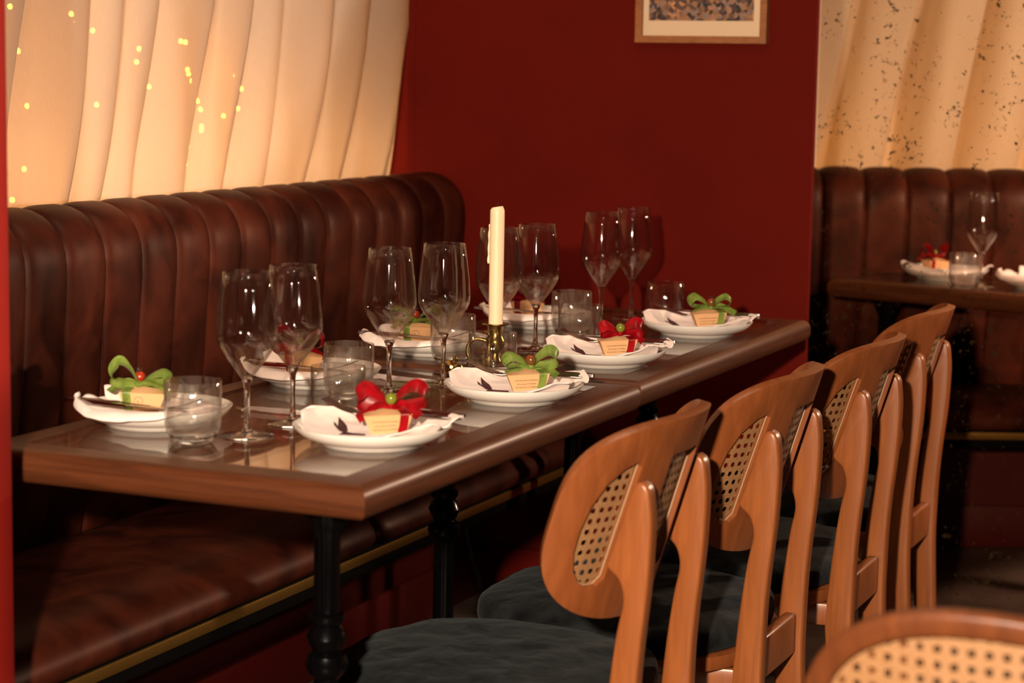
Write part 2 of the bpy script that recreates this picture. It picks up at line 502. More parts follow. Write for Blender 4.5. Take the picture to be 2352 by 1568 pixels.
def cushion_mesh(name, y0, y1):
    prof = [(-0.36, 0.375), (-0.36, 0.435), (-0.20, 0.450), (-0.06, 0.456), (-0.01, 0.452), (0.025, 0.440), (0.047, 0.422), (0.058, 0.402), (0.056, 0.384), (0.044, 0.374)]
    pts = catmull([(a, 0, b) for a, b in prof], 3)
    verts, faces = [], []
    L = y1 - y0
    ys = [0, 0.004, 0.012, 0.03] + [0.03 + (L - 0.06) * i / 12 for i in range(1, 12)] + [L - 0.03, L - 0.012, L - 0.004, L]
    c = Vector((-0.15, 0, 0.412))
    for y in ys:
        e = min(y, L - y)
        k = 1 - 0.09 * (1 - min(1, e / 0.03)) ** 2.2
        for p in pts:
            q = c + (p - c) * Vector((1 if p.x < -0.3 else (0.9 + 0.1 * k), 0, k)).z if False else Vector((p.x - (0.012 * (1 - k) / 0.09 if p.x > 0 else 0), 0, c.z + (p.z - c.z) * (1 - (1 - k) * 2.2)))
            verts.append((q.x, y0 + y, q.z))
    w = len(pts)
    for i in range(len(ys) - 1):
        for j in range(w):
            k2 = (j + 1) % w
            faces.append((i * w + j, i * w + k2, (i + 1) * w + k2, (i + 1) * w + j))
    faces.append(tuple(range(w)))
    faces.append(tuple((len(ys) - 1) * w + j for j in range(w)))
    return mk_mesh(name, verts, faces, 'leather', True, 60)

CHM = channel_mesh()
SEAM = tube('seam_piping', [(-0.365 - 0.012, 0, 0.42), (-0.345 - 0.012, 0, 0.5), (-0.3225, 0, 0.74), (-0.3125, 0, 0.9), (-0.324, 0, 0.975), (-0.352, 0, 1.010), (-0.392, 0, 1.0215), (-0.43, 0, 1.012)], 0.0028, 'leather', 6)
def banquette(label, loc, rotz, y0, nch, cushions, ylo, yhi):
    t = thing('banquette', label, 'banquette', loc, rotz, 'leather banquettes')
    for i in range(nch):
        obj('back_channel', CHM, t, (0, y0 + CH * (i + 0.5), 0))
    for i in range(1, nch):
        obj('seam_piping', SEAM, t, (0, y0 + CH * i, 0))
    obj('back_board', box_mesh('back_board', (-0.488, ylo, 0.0), (-0.43, yhi, 0.90), 'black_board'), t)
    for a, b in cushions:
        obj('seat_cushion', cushion_mesh('seat_cushion', a, b), t)
    obj('seat_board', box_mesh('seat_board', (-0.42, ylo, 0.325), (0.038, yhi, 0.3735), 'black_board', 0.003), t)
    obj('brass_strip', box_mesh('brass_strip', (0.0385, ylo, 0.349), (0.044, yhi, 0.368), 'brass_strip', 0.001), t)
    p = obj('plinth', box_mesh('plinth', (-0.42, ylo, 0.0), (-0.25, yhi, 0.322), 'red_plinth_shaded'), t)
    obj('skirting', box_mesh('skirting', (-0.249, ylo, 0.0), (-0.238, yhi, 0.115), 'red_plinth_shaded', 0.003), p)
    return t
banquette('long channel-tufted brown leather banquette along the set table', (0, 0, 0), 0, 2.3055 - CH * 20, 20, [(-0.10, 1.155), (1.178, 2.305)], -0.10, 2.306)
# the mirror's reflected booth, built as real furniture beyond the foxed glass
R2 = math.radians(-65)
O2 = Vector((0.737 - 0.05 * math.cos(R2), 3.04 - 0.05 * math.sin(R2), 0))
banquette('brown leather banquette seen through the speckled glass', O2, R2, -0.75, 17, [(-0.75, 0.30), (0.32, 1.23)], -0.75, 1.23)

def loc2(x, y, z=0.0):
    return Vector((O2.x + x * math.cos(R2) - y * math.sin(R2), O2.y + x * math.sin(R2) + y * math.cos(R2), z))
wb = structure(obj('wall_booth', box_mesh('wall_booth', (-1.0, -1.2, 0), (-0.92, 1.9, 2.7), 'beige_plaster'), None, O2, (0, 0, R2)))
structure(obj('window_sill_2', box_mesh('window_sill_2', (-0.919, -1.0, 0.93), (-0.50, 1.6, 0.965), 'beige_plaster'), None, O2, (0, 0, R2)))

# ------------------------------------------------------------------ curtains
def curtain(name, label, y0, y1, z0, z1, xc, amp, pleats, seed, mat, lean, edge, loc=(0, 0, 0), rotz=0.0):
    rnd = random.Random(seed)
    cuts = [0.0]
    while cuts[-1] < 1:
        cuts.append(cuts[-1] + rnd.uniform(0.6, 1.5) / pleats)
    cuts = [c / cuts[-1] for c in cuts]
    amps = [rnd.uniform(0.5, 1.0) for _ in cuts]
    ph = [rnd.uniform(-1, 1) for _ in cuts]
    NY, NZ = 420, 46
    verts, faces = [], []
    for k in range(NZ + 1):
        w = k / NZ
        z = z0 + (z1 - z0) * w
        for j in range(NY + 1):
            u = j / NY
            i = max(q for q in range(len(cuts) - 1) if cuts[q] <= u + 1e-9)
            t = (u - cuts[i]) / (cuts[i + 1] - cuts[i])
            # each pleat swells outward, then folds sharply back under its neighbour
            swell = math.sin(PI * min(1, t ** 0.75)) ** 0.8
            back = 0.0
            if t > 0.86:
                back = math.sin((t - 0.86) / 0.14 * PI) * 0.35
            x = xc + amp * amps[i] * (swell - back)
            sh = lean(w) + ph[i] * 0.018 * (1 - w)
            tuck = 0.010 * math.sin(9 * (u * 7 + w * 1.3 + ph[i])) * (1 - w) + 0.006 * noise.noise((u * 14, w * 3, seed))
            x += tuck
            ov = 0.030 * (1 if t > 0.86 else 0) * math.sin((t - 0.86) / 0.14 * PI) if t > 0.86 else 0
            y = y0 + (y1 - y0) * u + sh * edge(u) - ov
            verts.append((x, y, z))
    W = NY + 1
    for k in range(NZ):
        for j in range(NY):
            faces.append((k * W + j, k * W + j + 1, (k + 1) * W + j + 1, (k + 1) * W + j))
    me = mk_mesh(name, verts, faces, mat, True, 180)
    return thing(name, label, 'curtain', loc, rotz, 'sheer curtains', mesh=me)

curtain('curtain', 'sheer off-white linen curtain with fairy lights glowing behind it', 0.10, 2.265, 0.985, 2.35, -0.508, 0.040, 13, 3, 'sheer_linen',
        lambda w: 0.195 * min(1, w / 0.42) ** 0.9, lambda u: 0.45 + 0.55 * u)
curtain('curtain', 'cream sheer curtain behind the speckled glass', -0.85, 1.35, 0.985, 2.35, -0.600, 0.085, 12, 11, 'sheer_linen_cream',
        lambda w: 0.10 * min(1, w / 0.4), lambda u: 1.0, O2, R2)

# LED strips on the sills behind the curtains
def led(label, y0, y1, x, loc=(0, 0, 0), rotz=0.0, mat='warm_led'):
    t = thing('led_strip', label, 'light strip', loc, rotz, 'warm light strips')
    obj('channel', box_mesh('channel', (x - 0.012, y0, 0.9655), (x + 0.012, y1, 0.972), 'brass'), t)
    obj('diffuser', box_mesh('diffuser', (x - 0.009, y0 + 0.004, 0.9722), (x + 0.009, y1 - 0.004, 0.981), mat, 0.003), t)
led('warm light strip on the sill behind the sheer curtain', -0.05, 2.40, -0.66)
led('warm light strip on the sill behind the speckled glass curtain', -0.95, 1.5, -0.76, O2, R2, 'warm_led_dim')

# fairy lights hung behind the curtain
BULB = lathe('bulb', [(0, -0.0058), (0.0038, -0.0042), (0.0054, 0), (0.0038, 0.0042), (0, 0.0058)], 'fairy_bulb', 10)
sl = thing('fairy_lights', 'string of small warm fairy lights behind the sheer curtain', 'fairy lights', (-0.575, 0, 0))
strands = [
    [(0.877, 1.383), (0.90, 1.302), (0.925, 1.20), (0.914, 1.082), (0.876, 1.026)],
    [(1.068, 1.375), (1.085, 1.36), (1.138, 1.345), (1.15, 1.20)],
    [(1.30, 1.312), (1.29, 1.285), (1.324, 1.26), (1.335, 1.235)],
    [(1.455, 1.33), (1.473, 1.328), (1.481, 1.271), (1.485, 1.262), (1.498, 1.247), (1.520, 1.205), (1.532, 1.187), (1.536, 1.15), (1.536, 1.142), (1.48, 1.108), (1.471, 1.072)],
    [(1.676, 1.258), (1.70, 1.23), (1.685, 1.187), (1.625, 1.172)],
]
for st in strands:
    pts = [(0.004, st[0][0] - 0.01, 2.3)] + [(0.004, y, z) for y, z in st]
    w = obj('wire', tube('wire', pts, 0.0006, 'thin_wire', 5), sl)
    for y, z in st:
        obj('bulb', BULB, sl, (-0.001, y, z))

# ------------------------------------------------------------------ picture
fr = thing('picture_frame', 'small framed print with a wide mat hanging on the red wall', 'picture', (0.283, WY - 0.0005, 1.35))
FW, FH, FT = 0.317, 0.42, 0.016
def frame_bar(poly, name):
    return prism(name, poly, 'y', -0.022, 0, 'frame_wood', 0.002, 2)
a, h = FW / 2, FH
obj('frame_rail', frame_bar([(-a, 0), (a, 0), (a - FT, FT), (-a + FT, FT)], 'frame_rail'), fr)
obj('frame_rail', frame_bar([(-a, h), (-a + FT, h - FT), (a - FT, h - FT), (a, h)], 'frame_rail'), fr)
obj('frame_stile', frame_bar([(-a, 0), (-a + FT, FT), (-a + FT, h - FT), (-a, h)], 'frame_stile'), fr)
obj('frame_stile', frame_bar([(a, 0), (a, h), (a - FT, h - FT), (a - FT, FT)], 'frame_stile'), fr)
obj('mat_board', box_mesh('mat_board', (-a + FT, -0.010, FT), (a - FT, -0.002, h - FT), 'mat_board'), fr)
obj('print', box_mesh('print', (-a + 0.030, -0.0115, 0.051), (a - 0.034, -0.0101, h - 0.05), 'crowd_print'), fr)

# ------------------------------------------------------------------ tables
TH = 0.75
def bullnose(w0, w1, t, rad=0.018):
    """cross-section (u from inner w0 to outer w1, z) with rounded outer edge"""
    pts = [(w0, -t)]
    k = 7
    for i in range(k + 1):
        an = -PI / 2 + PI / 2 * i / k
        pts.append((w1 - rad + rad * math.cos(an), -t + rad + rad * math.sin(an)))
    for i in range(k + 1):
        an = PI / 2 * i / k
        pts.append((w1 - rad + rad * math.cos(an), -rad + rad * math.sin(an)))
    pts.append((w0, 0))
    return pts

def edge_board(name, length, width, t, mat, axis):
    """mitred board; outer edge at u=0 outward +, runs along its own local y from 0..length"""
    sec = bullnose(-width, 0.0, t)
    verts, faces = [], []
    n = len(sec)
    for end in (0, 1):
        for u, z in sec:
            y = -u if end == 0 else length + u
            verts.append((u, y, z))
    for i in range(n):
        j = (i + 1) % n
        faces.append((i, j, n + j, n + i))
    faces.append(tuple(range(n))); faces.append(tuple(n + i for i in range(n)))
    return mk_mesh(name, verts, faces, mat, True, 50)

def leg_mesh():
    prof = [(0.0, 0.04), (0.024, 0.04), (0.028, 0.06), (0.0185, 0.08), (0.0185, 0.40), (0.0175, 0.46), (0.026, 0.468), (0.029, 0.480), (0.026, 0.492), (0.019, 0.497), (0.023, 0.505), (0.028, 0.517), (0.023, 0.529), (0.019, 0.534), (0.024, 0.541), (0.024, 0.549), (0.018, 0.552), (0.0185, 0.56), (0.0185, 0.655), (0.024, 0.668), (0.034, 0.690), (0.036, 0.7025), (0.0, 0.7025)]
    def sc(a, z):
        return 1 - (0.10 * (0.5 + 0.5 * math.cos(a * 12)) if (0.553 < z < 0.67 or 0.1 < z < 0.45) else 0)
    return lathe('leg', prof, 'black_iron', 72, sc)
LEG = leg_mesh()
FOOT = lathe('foot', [(0, 0), (0.05, 0), (0.05, 0.012), (0.035, 0.025), (0.024, 0.04), (0, 0.04)], 'black_iron', 32)

def table(label, W, L, loc, rotz=0.0, legs=((0.52, 0.10), (0.30, 0.93)), planks=6):
    t = thing('dining_table', label, 'table', loc, rotz, 'dark wood glass-topped tables')
    bw, th = 0.058, 0.047
    obj('edge_board', edge_board('edge_board', L, bw, th, 'table_wood_y', 'y'), t, (W, 0, 0))
    obj('edge_board', edge_board('edge_board', L, bw, th, 'table_wood_y', 'y'), t, (0, L, 0), (0, 0, PI))
    obj('edge_board', edge_board('edge_board', W, bw, th, 'table_wood_y', 'x'), t, (0, 0, 0), (0, 0, -PI / 2))
    obj('edge_board', edge_board('edge_board', W, bw, th, 'table_wood_y', 'x'), t, (W, L, 0), (0, 0, PI / 2))
    obj('top_panel', box_mesh('top_panel', (bw, bw, -0.04), (W - bw, L - bw, -0.006), 'table_panel'), t)
    obj('glass_sheet', box_mesh('glass_sheet', (bw + 0.001, bw + 0.001, -0.0055), (W - bw - 0.001, L - bw - 0.001, 0.0004), 'table_glass'), t)
    for x, y in legs:
        g = obj('leg', LEG, t, (x, y, -TH))
        obj('foot', FOOT, g, (0, 0, 0))
    return t
TW = 0.629
table('near dark wood table with glass top set for four', TW, 1.019, (0, 0, TH))
table('far dark wood table with glass top by the red wall', TW, 1.062, (0, 1.022, TH + 0.003), legs=((0.30, 0.95), (0.12, 0.95)))
T2R = math.radians(-15)
T2O = Vector((0.405, 3.036, TH))
table('small dark table standing behind the speckled glass', 1.0, 0.42, T2O, T2R, legs=((0.12, 0.10), (0.88, 0.10)))

# ------------------------------------------------------------------ tableware meshes
PLATE = lathe('plate', [(0, 0.004), (0.066, 0.0038), (0.069, 0.0), (0.074, 0.0), (0.0768, 0.0050), (0.086, 0.0080), (0.099, 0.0130), (0.1085, 0.0205), (0.1130, 0.0270), (0.1137, 0.0288), (0.1122, 0.0294), (0.1085, 0.0250), (0.099, 0.0180), (0.086, 0.0128), (0.070, 0.0105), (0.045, 0.0098), (0, 0.0096)], 'china', 72, sharp=75)
def plate_h(r):
    P = [(0, 0.0096), (0.045, 0.0098), (0.070, 0.0105), (0.086, 0.0128), (0.099, 0.0180), (0.1085, 0.0250), (0.1122, 0.0296), (0.117, 0.0298), (0.125, 0.025), (0.135, 0.015)]
    for (a, b), (c, d) in zip(P[:-1], P[1:]):
        if r <= c:
            return b + (d - b) * (r - a) / (c - a)
    return 0.02

glass_mat('solid_glass', (0.99, 0.99, 0.985, 1), 0.0, 1.5)
FOOTM = lathe('foot', [(0, 0.0), (0.0385, 0.0), (0.0398, 0.0010), (0.0385, 0.0020), (0.020, 0.0036), (0.009, 0.0068), (0, 0.0068)], 'solid_glass', 64, sharp=50)
STEMM = lathe('stem', [(0, 0.0064), (0.0088, 0.0066), (0.0052, 0.013), (0.0042, 0.024), (0.0038, 0.045), (0.0040, 0.064), (0.0052, 0.076), (0.0088, 0.0850), (0.0070, 0.0874), (0, 0.0862)], 'solid_glass', 40, sharp=60)
BOWLM = lathe('bowl', [(0.0082, 0.0848), (0.0160, 0.0960), (0.0300, 0.1150), (0.0390, 0.1290), (0.0432, 0.1390), (0.0446, 0.1490), (0.0440, 0.1620), (0.0415, 0.1900), (0.0384, 0.2150), (0.0352, 0.2396), (0.0348, 0.2400), (0.0343, 0.2396),
                       (0.0374, 0.2150), (0.0405, 0.1900), (0.0430, 0.1620), (0.0436, 0.1490), (0.0421, 0.1395), (0.0380, 0.1300), (0.0292, 0.1160), (0.0152, 0.0972), (0.0070, 0.0880), (0.0082, 0.0848)], 'glass', 64, sharp=80)
WALLM = lathe('wall', [(0.0352, 0.0120), (0.0378, 0.0170), (0.0402, 0.0270), (0.0410, 0.0400), (0.0412, 0.0886), (0.0406, 0.0894), (0.0398, 0.0886), (0.0396, 0.0400), (0.0386, 0.0290), (0.0358, 0.0205), (0.0318, 0.0145), (0.0352, 0.0120)], 'glass', 64, sharp=80)
TBASEM = lathe('base', [(0, 0.0010), (0.018, 0.0006), (0.0235, 0.0), (0.0275, 0.0018), (0.0330, 0.0085), (0.0350, 0.0119), (0.0316, 0.0142), (0.0300, 0.0130), (0.0240, 0.0098), (0, 0.0090)], 'solid_glass', 64, sharp=60)
def wine_glass(label, loc):
    t = thing('wine_glass', label, 'wine glass', loc, 0, 'wine glasses')
    obj('foot', FOOTM, t); obj('stem', STEMM, t); obj('bowl', BOWLM, t)
def tumbler(label, loc):
    t = thing('tumbler', label, 'glass', loc, 0, 'water tumblers')
    obj('base', TBASEM, t); obj('wall', WALLM, t)

# napkin (local frame: diner sits at +x)
def nap_z(x, y):
    r = math.hypot(x, y)
    z = max(plate_h(r), 0.0122) + 0.0036
    return z
def napkin_mesh(seed):
    rnd = random.Random(seed)
    o1, o2, o3 = (rnd.uniform(-1, 1) for _ in range(3))
    NU, NV = 52, 40
    verts, faces = [], []
    for i in range(NU + 1):
        u = i / NU
        for j in range(NV + 1):
            v = j / NV
            xl = -0.094 - 0.030 * max(0, 1 - abs(v - 0.52) / 0.42)
            xr = 0.104 + 0.012 * math.sin(v * 10 + o1)
            x = xl + (xr - xl) * u
            ylo = -0.036 - 0.062 * math.sin(PI * min(1, max(0, 0.04 + u * 0.93))) ** 0.8
            yhi = 0.066 + 0.066 * math.sin(PI * min(1, max(0, u))) ** 0.5
            y = ylo + (yhi - ylo) * v
            z = nap_z(x, y)
            g = max(0, (u - 0.72) / 0.28)
            z += g * (0.006 + 0.005 * math.sin(v * 15 + o2) + 0.002 * math.sin(v * 31 + o3 * 3))
            c = max(0, 1 - u / 0.3)
            z += 0.006 * c * c * max(0, 1 - abs(v - 0.62) / 0.4)
            z += 0.0016 * (1 + noise.noise((x * 40 + seed * 3, y * 40, 0)))
            # loose fold along the diner's near side
            f = math.exp(-((v - 0.10) / 0.06) ** 2) * math.exp(-((u - 0.72) / 0.16) ** 2)
            z += 0.010 * f
            verts.append((x, y, z))
    w = NV + 1
    for i in range(NU):
        for j in range(NV):
            faces.append((i * w + j, i * w + j + 1, (i + 1) * w + j + 1, (i + 1) * w + j))
    me = mk_mesh('napkin', verts, faces, 'napkin_cloth', True, 180)
    return me

def sprig_mesh(nap):
    # dark embroidered tulip sprig laid onto the cloth
    from mathutils.bvhtree import BVHTree
    tree = BVHTree.FromPolygons([v.co.copy() for v in nap.vertices], [tuple(p.vertices) for p in nap.polygons])
    motif = [(-0.0807, 0.0325), (-0.0729, 0.0257), (-0.0585, 0.0031), (-0.0823, 0.0507), (-0.0707, 0.0431), (-0.0507, 0.017), (-0.0365, -0.0072), (-0.0268, -0.0272), (-0.0139, -0.0324), (0.0032, -0.028), (0.0076, -0.038), (-0.015, -0.0474), (-0.0285, -0.0481), (-0.033, -0.0281), (-0.0414, -0.0211), (-0.0547, -0.0067), (-0.0683, 0.0114)]
    bm = bmesh.new()
    bm.faces.new([bm.verts.new((x, y, 0)) for x, y in motif])
    bmesh.ops.triangulate(bm, faces=bm.faces)
    bmesh.ops.subdivide_edges(bm, edges=bm.edges, cuts=3, use_grid_fill=True)
    for v in bm.verts:
        h = tree.ray_cast(Vector((v.co.x, v.co.y, 1)), Vector((0, 0, -1)))
        v.co.z = (h[0].z if h[0] else 0.02) + 0.0006
    r = bmesh.ops.extrude_face_region(bm, geom=list(bm.faces))
    for v in r['geom']:
        if isinstance(v, bmesh.types.BMVert):
            v.co.z -= 0.0010
    return bm_mesh('embroidered_sprig', bm, 'embroidery', False)

# cutlery
def fork_mesh():
    bm = bmesh.new()
    # handle and neck: flat tapered strip; local x from -0.10 (tips) to 0.10
    def strip(pts, th=0.0016):
        prev = None
        for x, w, z, y in pts:
            ring = [bm.verts.new((x, y - w, z)), bm.verts.new((x, y + w, z)), bm.verts.new((x, y + w * 0.8, z + th)), bm.verts.new((x, y - w * 0.8, z + th))]
            if prev:
                for k in range(4):
                    bm.faces.new((prev[k], prev[(k + 1) % 4], ring[(k + 1) % 4], ring[k]))
            else:
                bm.faces.new(ring[::-1])
            prev = ring
        bm.faces.new(prev)
    strip([(-0.050, 0.011, 0.0385, 0), (-0.044, 0.0115, 0.0372, 0), (-0.036, 0.009, 0.0365, 0), (-0.028, 0.0045, 0.0372, 0), (-0.015, 0.003, 0.0388, 0), (0.03, 0.0032, 0.041, 0), (0.08, 0.0055, 0.0415, 0), (0.100, 0.0062, 0.0412, 0), (0.104, 0.004, 0.041, 0)])
    for k in range(4):
        y = -0.0088 + k * 0.00587
        strip([(-0.0495, 0.0021, 0.0385, y), (-0.070, 0.0020, 0.0425, y), (-0.088, 0.0016, 0.0485, y), (-0.102, 0.0007, 0.0545, y)])
    return bm_mesh('fork', bm, 'steel', True, 60)
def knife_mesh():
    bm = bmesh.new()
    prev = None
    for x, w0, w1, z, th in [(-0.105, -0.001, 0.003, 0.0408, 0.0008), (-0.095, -0.006, 0.006, 0.0408, 0.001), (-0.05, -0.0085, 0.007, 0.0408, 0.0012), (-0.004, -0.0085, 0.006, 0.0408, 0.0016), (0.006, -0.005, 0.005, 0.0405, 0.003), (0.06, -0.0055, 0.0055, 0.0400, 0.005), (0.100, -0.0062, 0.0062, 0.0398, 0.0055), (0.108, -0.004, 0.004, 0.040, 0.0045)]:
        ring = [bm.verts.new((x, w0, z)), bm.verts.new((x, w1, z)), bm.verts.new((x, w1 * 0.8, z + th)), bm.verts.new((x, w0 * 0.8, z + th))]
        if prev:
            for k in range(4):
                bm.faces.new((prev[k], prev[(k + 1) % 4], ring[(k + 1) % 4], ring[k]))
        else:
            bm.faces.new(ring[::-1])
        prev = ring
    bm.faces.new(prev)
    return bm_mesh('knife', bm, 'steel', True, 60)
FORK, KNIFE = fork_mesh(), knife_mesh()

# chocolate box: flared carton with a domed lid flap
BT, BB, BH = (0.0345, 0.021), (0.0250, 0.0150), 0.0275
def carton_mesh():
    bm = bmesh.new()
    b = [bm.verts.new((sx * BB[0], sy * BB[1], 0)) for sx, sy in ((-1, -1), (1, -1), (1, 1), (-1, 1))]
    n = 10
    def edge(sy):
        return [bm.verts.new((BT[0] * (-1 + 2 * i / n), sy * BT[1], BH)) for i in range(n + 1)]
    A, B = edge(-1), edge(1)
    bm.faces.new(b[::-1])
    bm.faces.new([b[0], b[1]] + A[::-1])
    bm.faces.new([b[2], b[3]] + B)
    bm.faces.new([b[1], b[2], B[-1], A[-1]])
    bm.faces.new([b[3], b[0], A[0], B[0]])
    # domed top made of two flaps meeting at the ridge
    ridge = []
    for i in range(n + 1):
        q = -1 + 2 * i / n
        ridge.append(bm.verts.new((BT[0] * q * 0.97, 0, BH + 0.0060 * (1 - q * q) + 0.001)))
    for i in range(n):
        bm.faces.new((A[i], A[i + 1], ridge[i + 1], ridge[i]))
        bm.faces.new((ridge[i], ridge[i + 1], B[i + 1], B[i]))
    bm.faces.new((A[0], ridge[0], B[0])); bm.faces.new((A[-1], B[-1], ridge[-1]))
    return bm_mesh('body', bm, 'carton', False)
CARTON = carton_mesh()
TXT = [text_mesh('printed_text', 'www.leonidas-chocolates.gr', 0.0033, 'print_ink'), text_mesh('printed_text', 'Kολωνάκι: 210 7222943', 0.0030, 'print_ink'), text_mesh('printed_text', 'Νέος Κόσμος: 213 0096636', 0.0030, 'print_ink')]
RING = lathe('printed_logo', [(0.0062, 0), (0.0067, 0), (0.0067, 0.0003), (0.0062, 0.0003), (0.0062, 0)], 'print_ink', 32)
LOGO = text_mesh('printed_logo', 'L', 0.0085, 'print_ink')
tilt_f = math.atan2(BT[1] - BB[1], BH)

def ribbon(name, path, width_dir, w, mat, curl=0.0):
    """strip swept along path; width along width_dir (may vary)"""
    pts = catmull(path, 7)
    n = len(pts)
    verts, faces = [], []
    m = 5
    for i, p in enumerate(pts):
        t = (pts[min(i + 1, n - 1)] - pts[max(i - 1, 0)]).normalized()
        wd = width_dir(i / (n - 1)) if callable(width_dir) else Vector(width_dir)
        wd = (wd - t * wd.dot(t)).normalized()
        nn = t.cross(wd)
        ww = w(i / (n - 1)) if callable(w) else w
        for k in range(m):
            q = -1 + 2 * k / (m - 1)
            verts.append(p + wd * (q * ww / 2) + nn * (curl * (q * q - 0.5)))
    for i in range(n - 1):
        for k in range(m - 1):
            faces.append((i * m + k, i * m + k + 1, (i + 1) * m + k + 1, (i + 1) * m + k))
    return mk_mesh(name, verts, faces, mat, True, 180)

def bow_parts(seed, mat):
    rnd = random.Random(seed)
    z0 = BH + 0.009
    out = []
    W = 0.0215
    for s in (-1, 1):
        up = rnd.uniform(0.016, 0.030); ln = rnd.uniform(0.036, 0.048); yy = rnd.uniform(-0.014, 0.010); tw = rnd.uniform(-1.2, 1.2)
        path = [(0, 0, z0), (s * ln * 0.35, yy * 0.2 - 0.002, z0 + up * 0.75), (s * ln * 0.75, yy * 0.6 - 0.004, z0 + up * 1.15), (s * ln * 1.02, yy, z0 + up * 0.75), (s * ln * 0.95, yy + 0.003, z0 + up * 0.25), (s * ln * 0.55, yy * 0.6 + 0.003, z0 + 0.003), (0, 0.001, z0 + 0.001)]
        def wd(t, tw=tw, s=s):
            return Vector((0.2 * s, math.cos(tw * t) * 0.8, math.sin(tw * t) + 0.75))
        out.append(('bow_loop', ribbon('bow_loop', path, wd, lambda t: W * (0.45 + 0.75 * math.sin(PI * t) ** 0.6), mat, 0.0022)))
    for s in (-1, 1):
        ln = rnd.uniform(0.036, 0.050); dr = rnd.uniform(0.008, 0.020); yy = rnd.uniform(-0.020, -0.006) if s > 0 else rnd.uniform(-0.014, 0.006)
        path = [(0, 0, z0), (s * ln * 0.35, yy * 0.5, z0 + 0.004), (s * ln * 0.7, yy * 0.9, z0 - dr * 0.3), (s * ln, yy * 1.2, z0 - dr)]
        out.append(('bow_tail', ribbon('bow_tail', path, lambda t: Vector((0, 0.75, 0.65)), lambda t: W * (0.5 + 0.5 * t), mat, 0.002)))
    return out

def berry_mesh(mat):
    return lathe('berry', [(0, -0.0085), (0.004, -0.0078), (0.0075, -0.0045), (0.0088, 0.0), (0.0078, 0.0045), (0.0045, 0.0078), (0, 0.0086)], mat, 24)
BERRY = {'green': berry_mesh('red_berry'), 'red': berry_mesh('green_berry')}
def crown_mesh(wide):
    bm = bmesh.new()
    k = 5
    for i in range(k):
        a = 2 * PI * i / k
        d = Vector((math.cos(a), math.sin(a), 0)); s = Vector((-math.sin(a), math.cos(a), 0))
        r1, z1 = (0.0065, 0.0135) if not wide else (0.0105, 0.0105)
        vs = [bm.verts.new(d * 0.0012 - s * 0.0016 + Vector((0, 0, 0.0075))), bm.verts.new(d * 0.0012 + s * 0.0016 + Vector((0, 0, 0.0075))), bm.verts.new(d * (r1 * 0.6) + s * 0.002 + Vector((0, 0, 0.0105))), bm.verts.new(d * r1 + Vector((0, 0, z1))), bm.verts.new(d * (r1 * 0.6) - s * 0.002 + Vector((0, 0, 0.0105)))]
        bm.faces.new(vs)
    r = bmesh.ops.extrude_face_region(bm, geom=list(bm.faces))
    for v in r['geom']:
        if isinstance(v, bmesh.types.BMVert):
            v.co *= 0.94; v.co.z += 0.0004
    return bm_mesh('crown', bm, 'dried_calyx', False)
CROWN = {'green': crown_mesh(False), 'red': crown_mesh(True)}
KNOT = lathe('knot', [(0, -0.005), (0.004, -0.0045), (0.0058, 0), (0.004, 0.0045), (0, 0.005)], None, 14)

def chocolate_box(color, label, loc, rotz, seed, tilt=(0.0, 0.0)):
    mat = color + '_satin'
    t = thing('chocolate_box', label, 'gift box', loc, 0, 'small ribboned chocolate boxes', rot=(tilt[0], tilt[1], rotz))
    b = obj('body', CARTON, t)
    for k, me in enumerate(TXT):
        z = BH * (0.66, 0.43, 0.23)[k]
        y = -(BB[1] + (BT[1] - BB[1]) * z / BH) - 0.0003
        obj('printed_text', me, b, (-0.004, y, z), (PI / 2 + tilt_f, 0, 0))
    z = BH * 0.55
    y = (BB[1] + (BT[1] - BB[1]) * z / BH) + 0.0004
    obj('printed_logo', RING, b, (0.005, y, z), (-PI / 2 - tilt_f, 0, 0))
    obj('printed_logo', LOGO, b, (0.005, y, z), (PI / 2 - tilt_f, 0, PI))
    # ribbon band round the box
    xb = 0.0235
    e = 0.0007
    band = [(xb * 0.80, 0, -e), (xb * 0.80, -BB[1] * 0.6, -e), (xb * 0.80, -BB[1] - e, 0.001), (xb * 0.93, -(BB[1] + BT[1]) / 2 - e, BH / 2), (xb, -BT[1] - e, BH - 0.0005), (xb, -BT[1] * 0.8, BH + 0.0025), (xb * 0.8, 0, BH + 0.0056), (xb, BT[1] * 0.8, BH + 0.0025), (xb, BT[1] + e, BH - 0.0005), (xb * 0.93, (BB[1] + BT[1]) / 2 + e, BH / 2), (xb * 0.80, BB[1] + e, 0.001), (xb * 0.80, BB[1] * 0.6, -e), (xb * 0.80, 0, -e)]
    obj('ribbon_band', ribbon('ribbon_band', band, (1, 0, 0), 0.0125, mat), t)
    for nm, me in bow_parts(seed, mat):
        obj(nm, me, t, (0.006, 0, 0))
    kn = KNOT.copy(); kn.materials.clear(); kn.materials.append(MATS[mat])
    obj('knot', kn, t, (0.006, 0, BH + 0.0105), (0, PI / 2, 0))
    br = obj('berry', BERRY[color], t, (0.006, -0.004, BH + 0.021), (-0.15, 0.12, 0))
    obj('crown', CROWN[color], br)
    return t

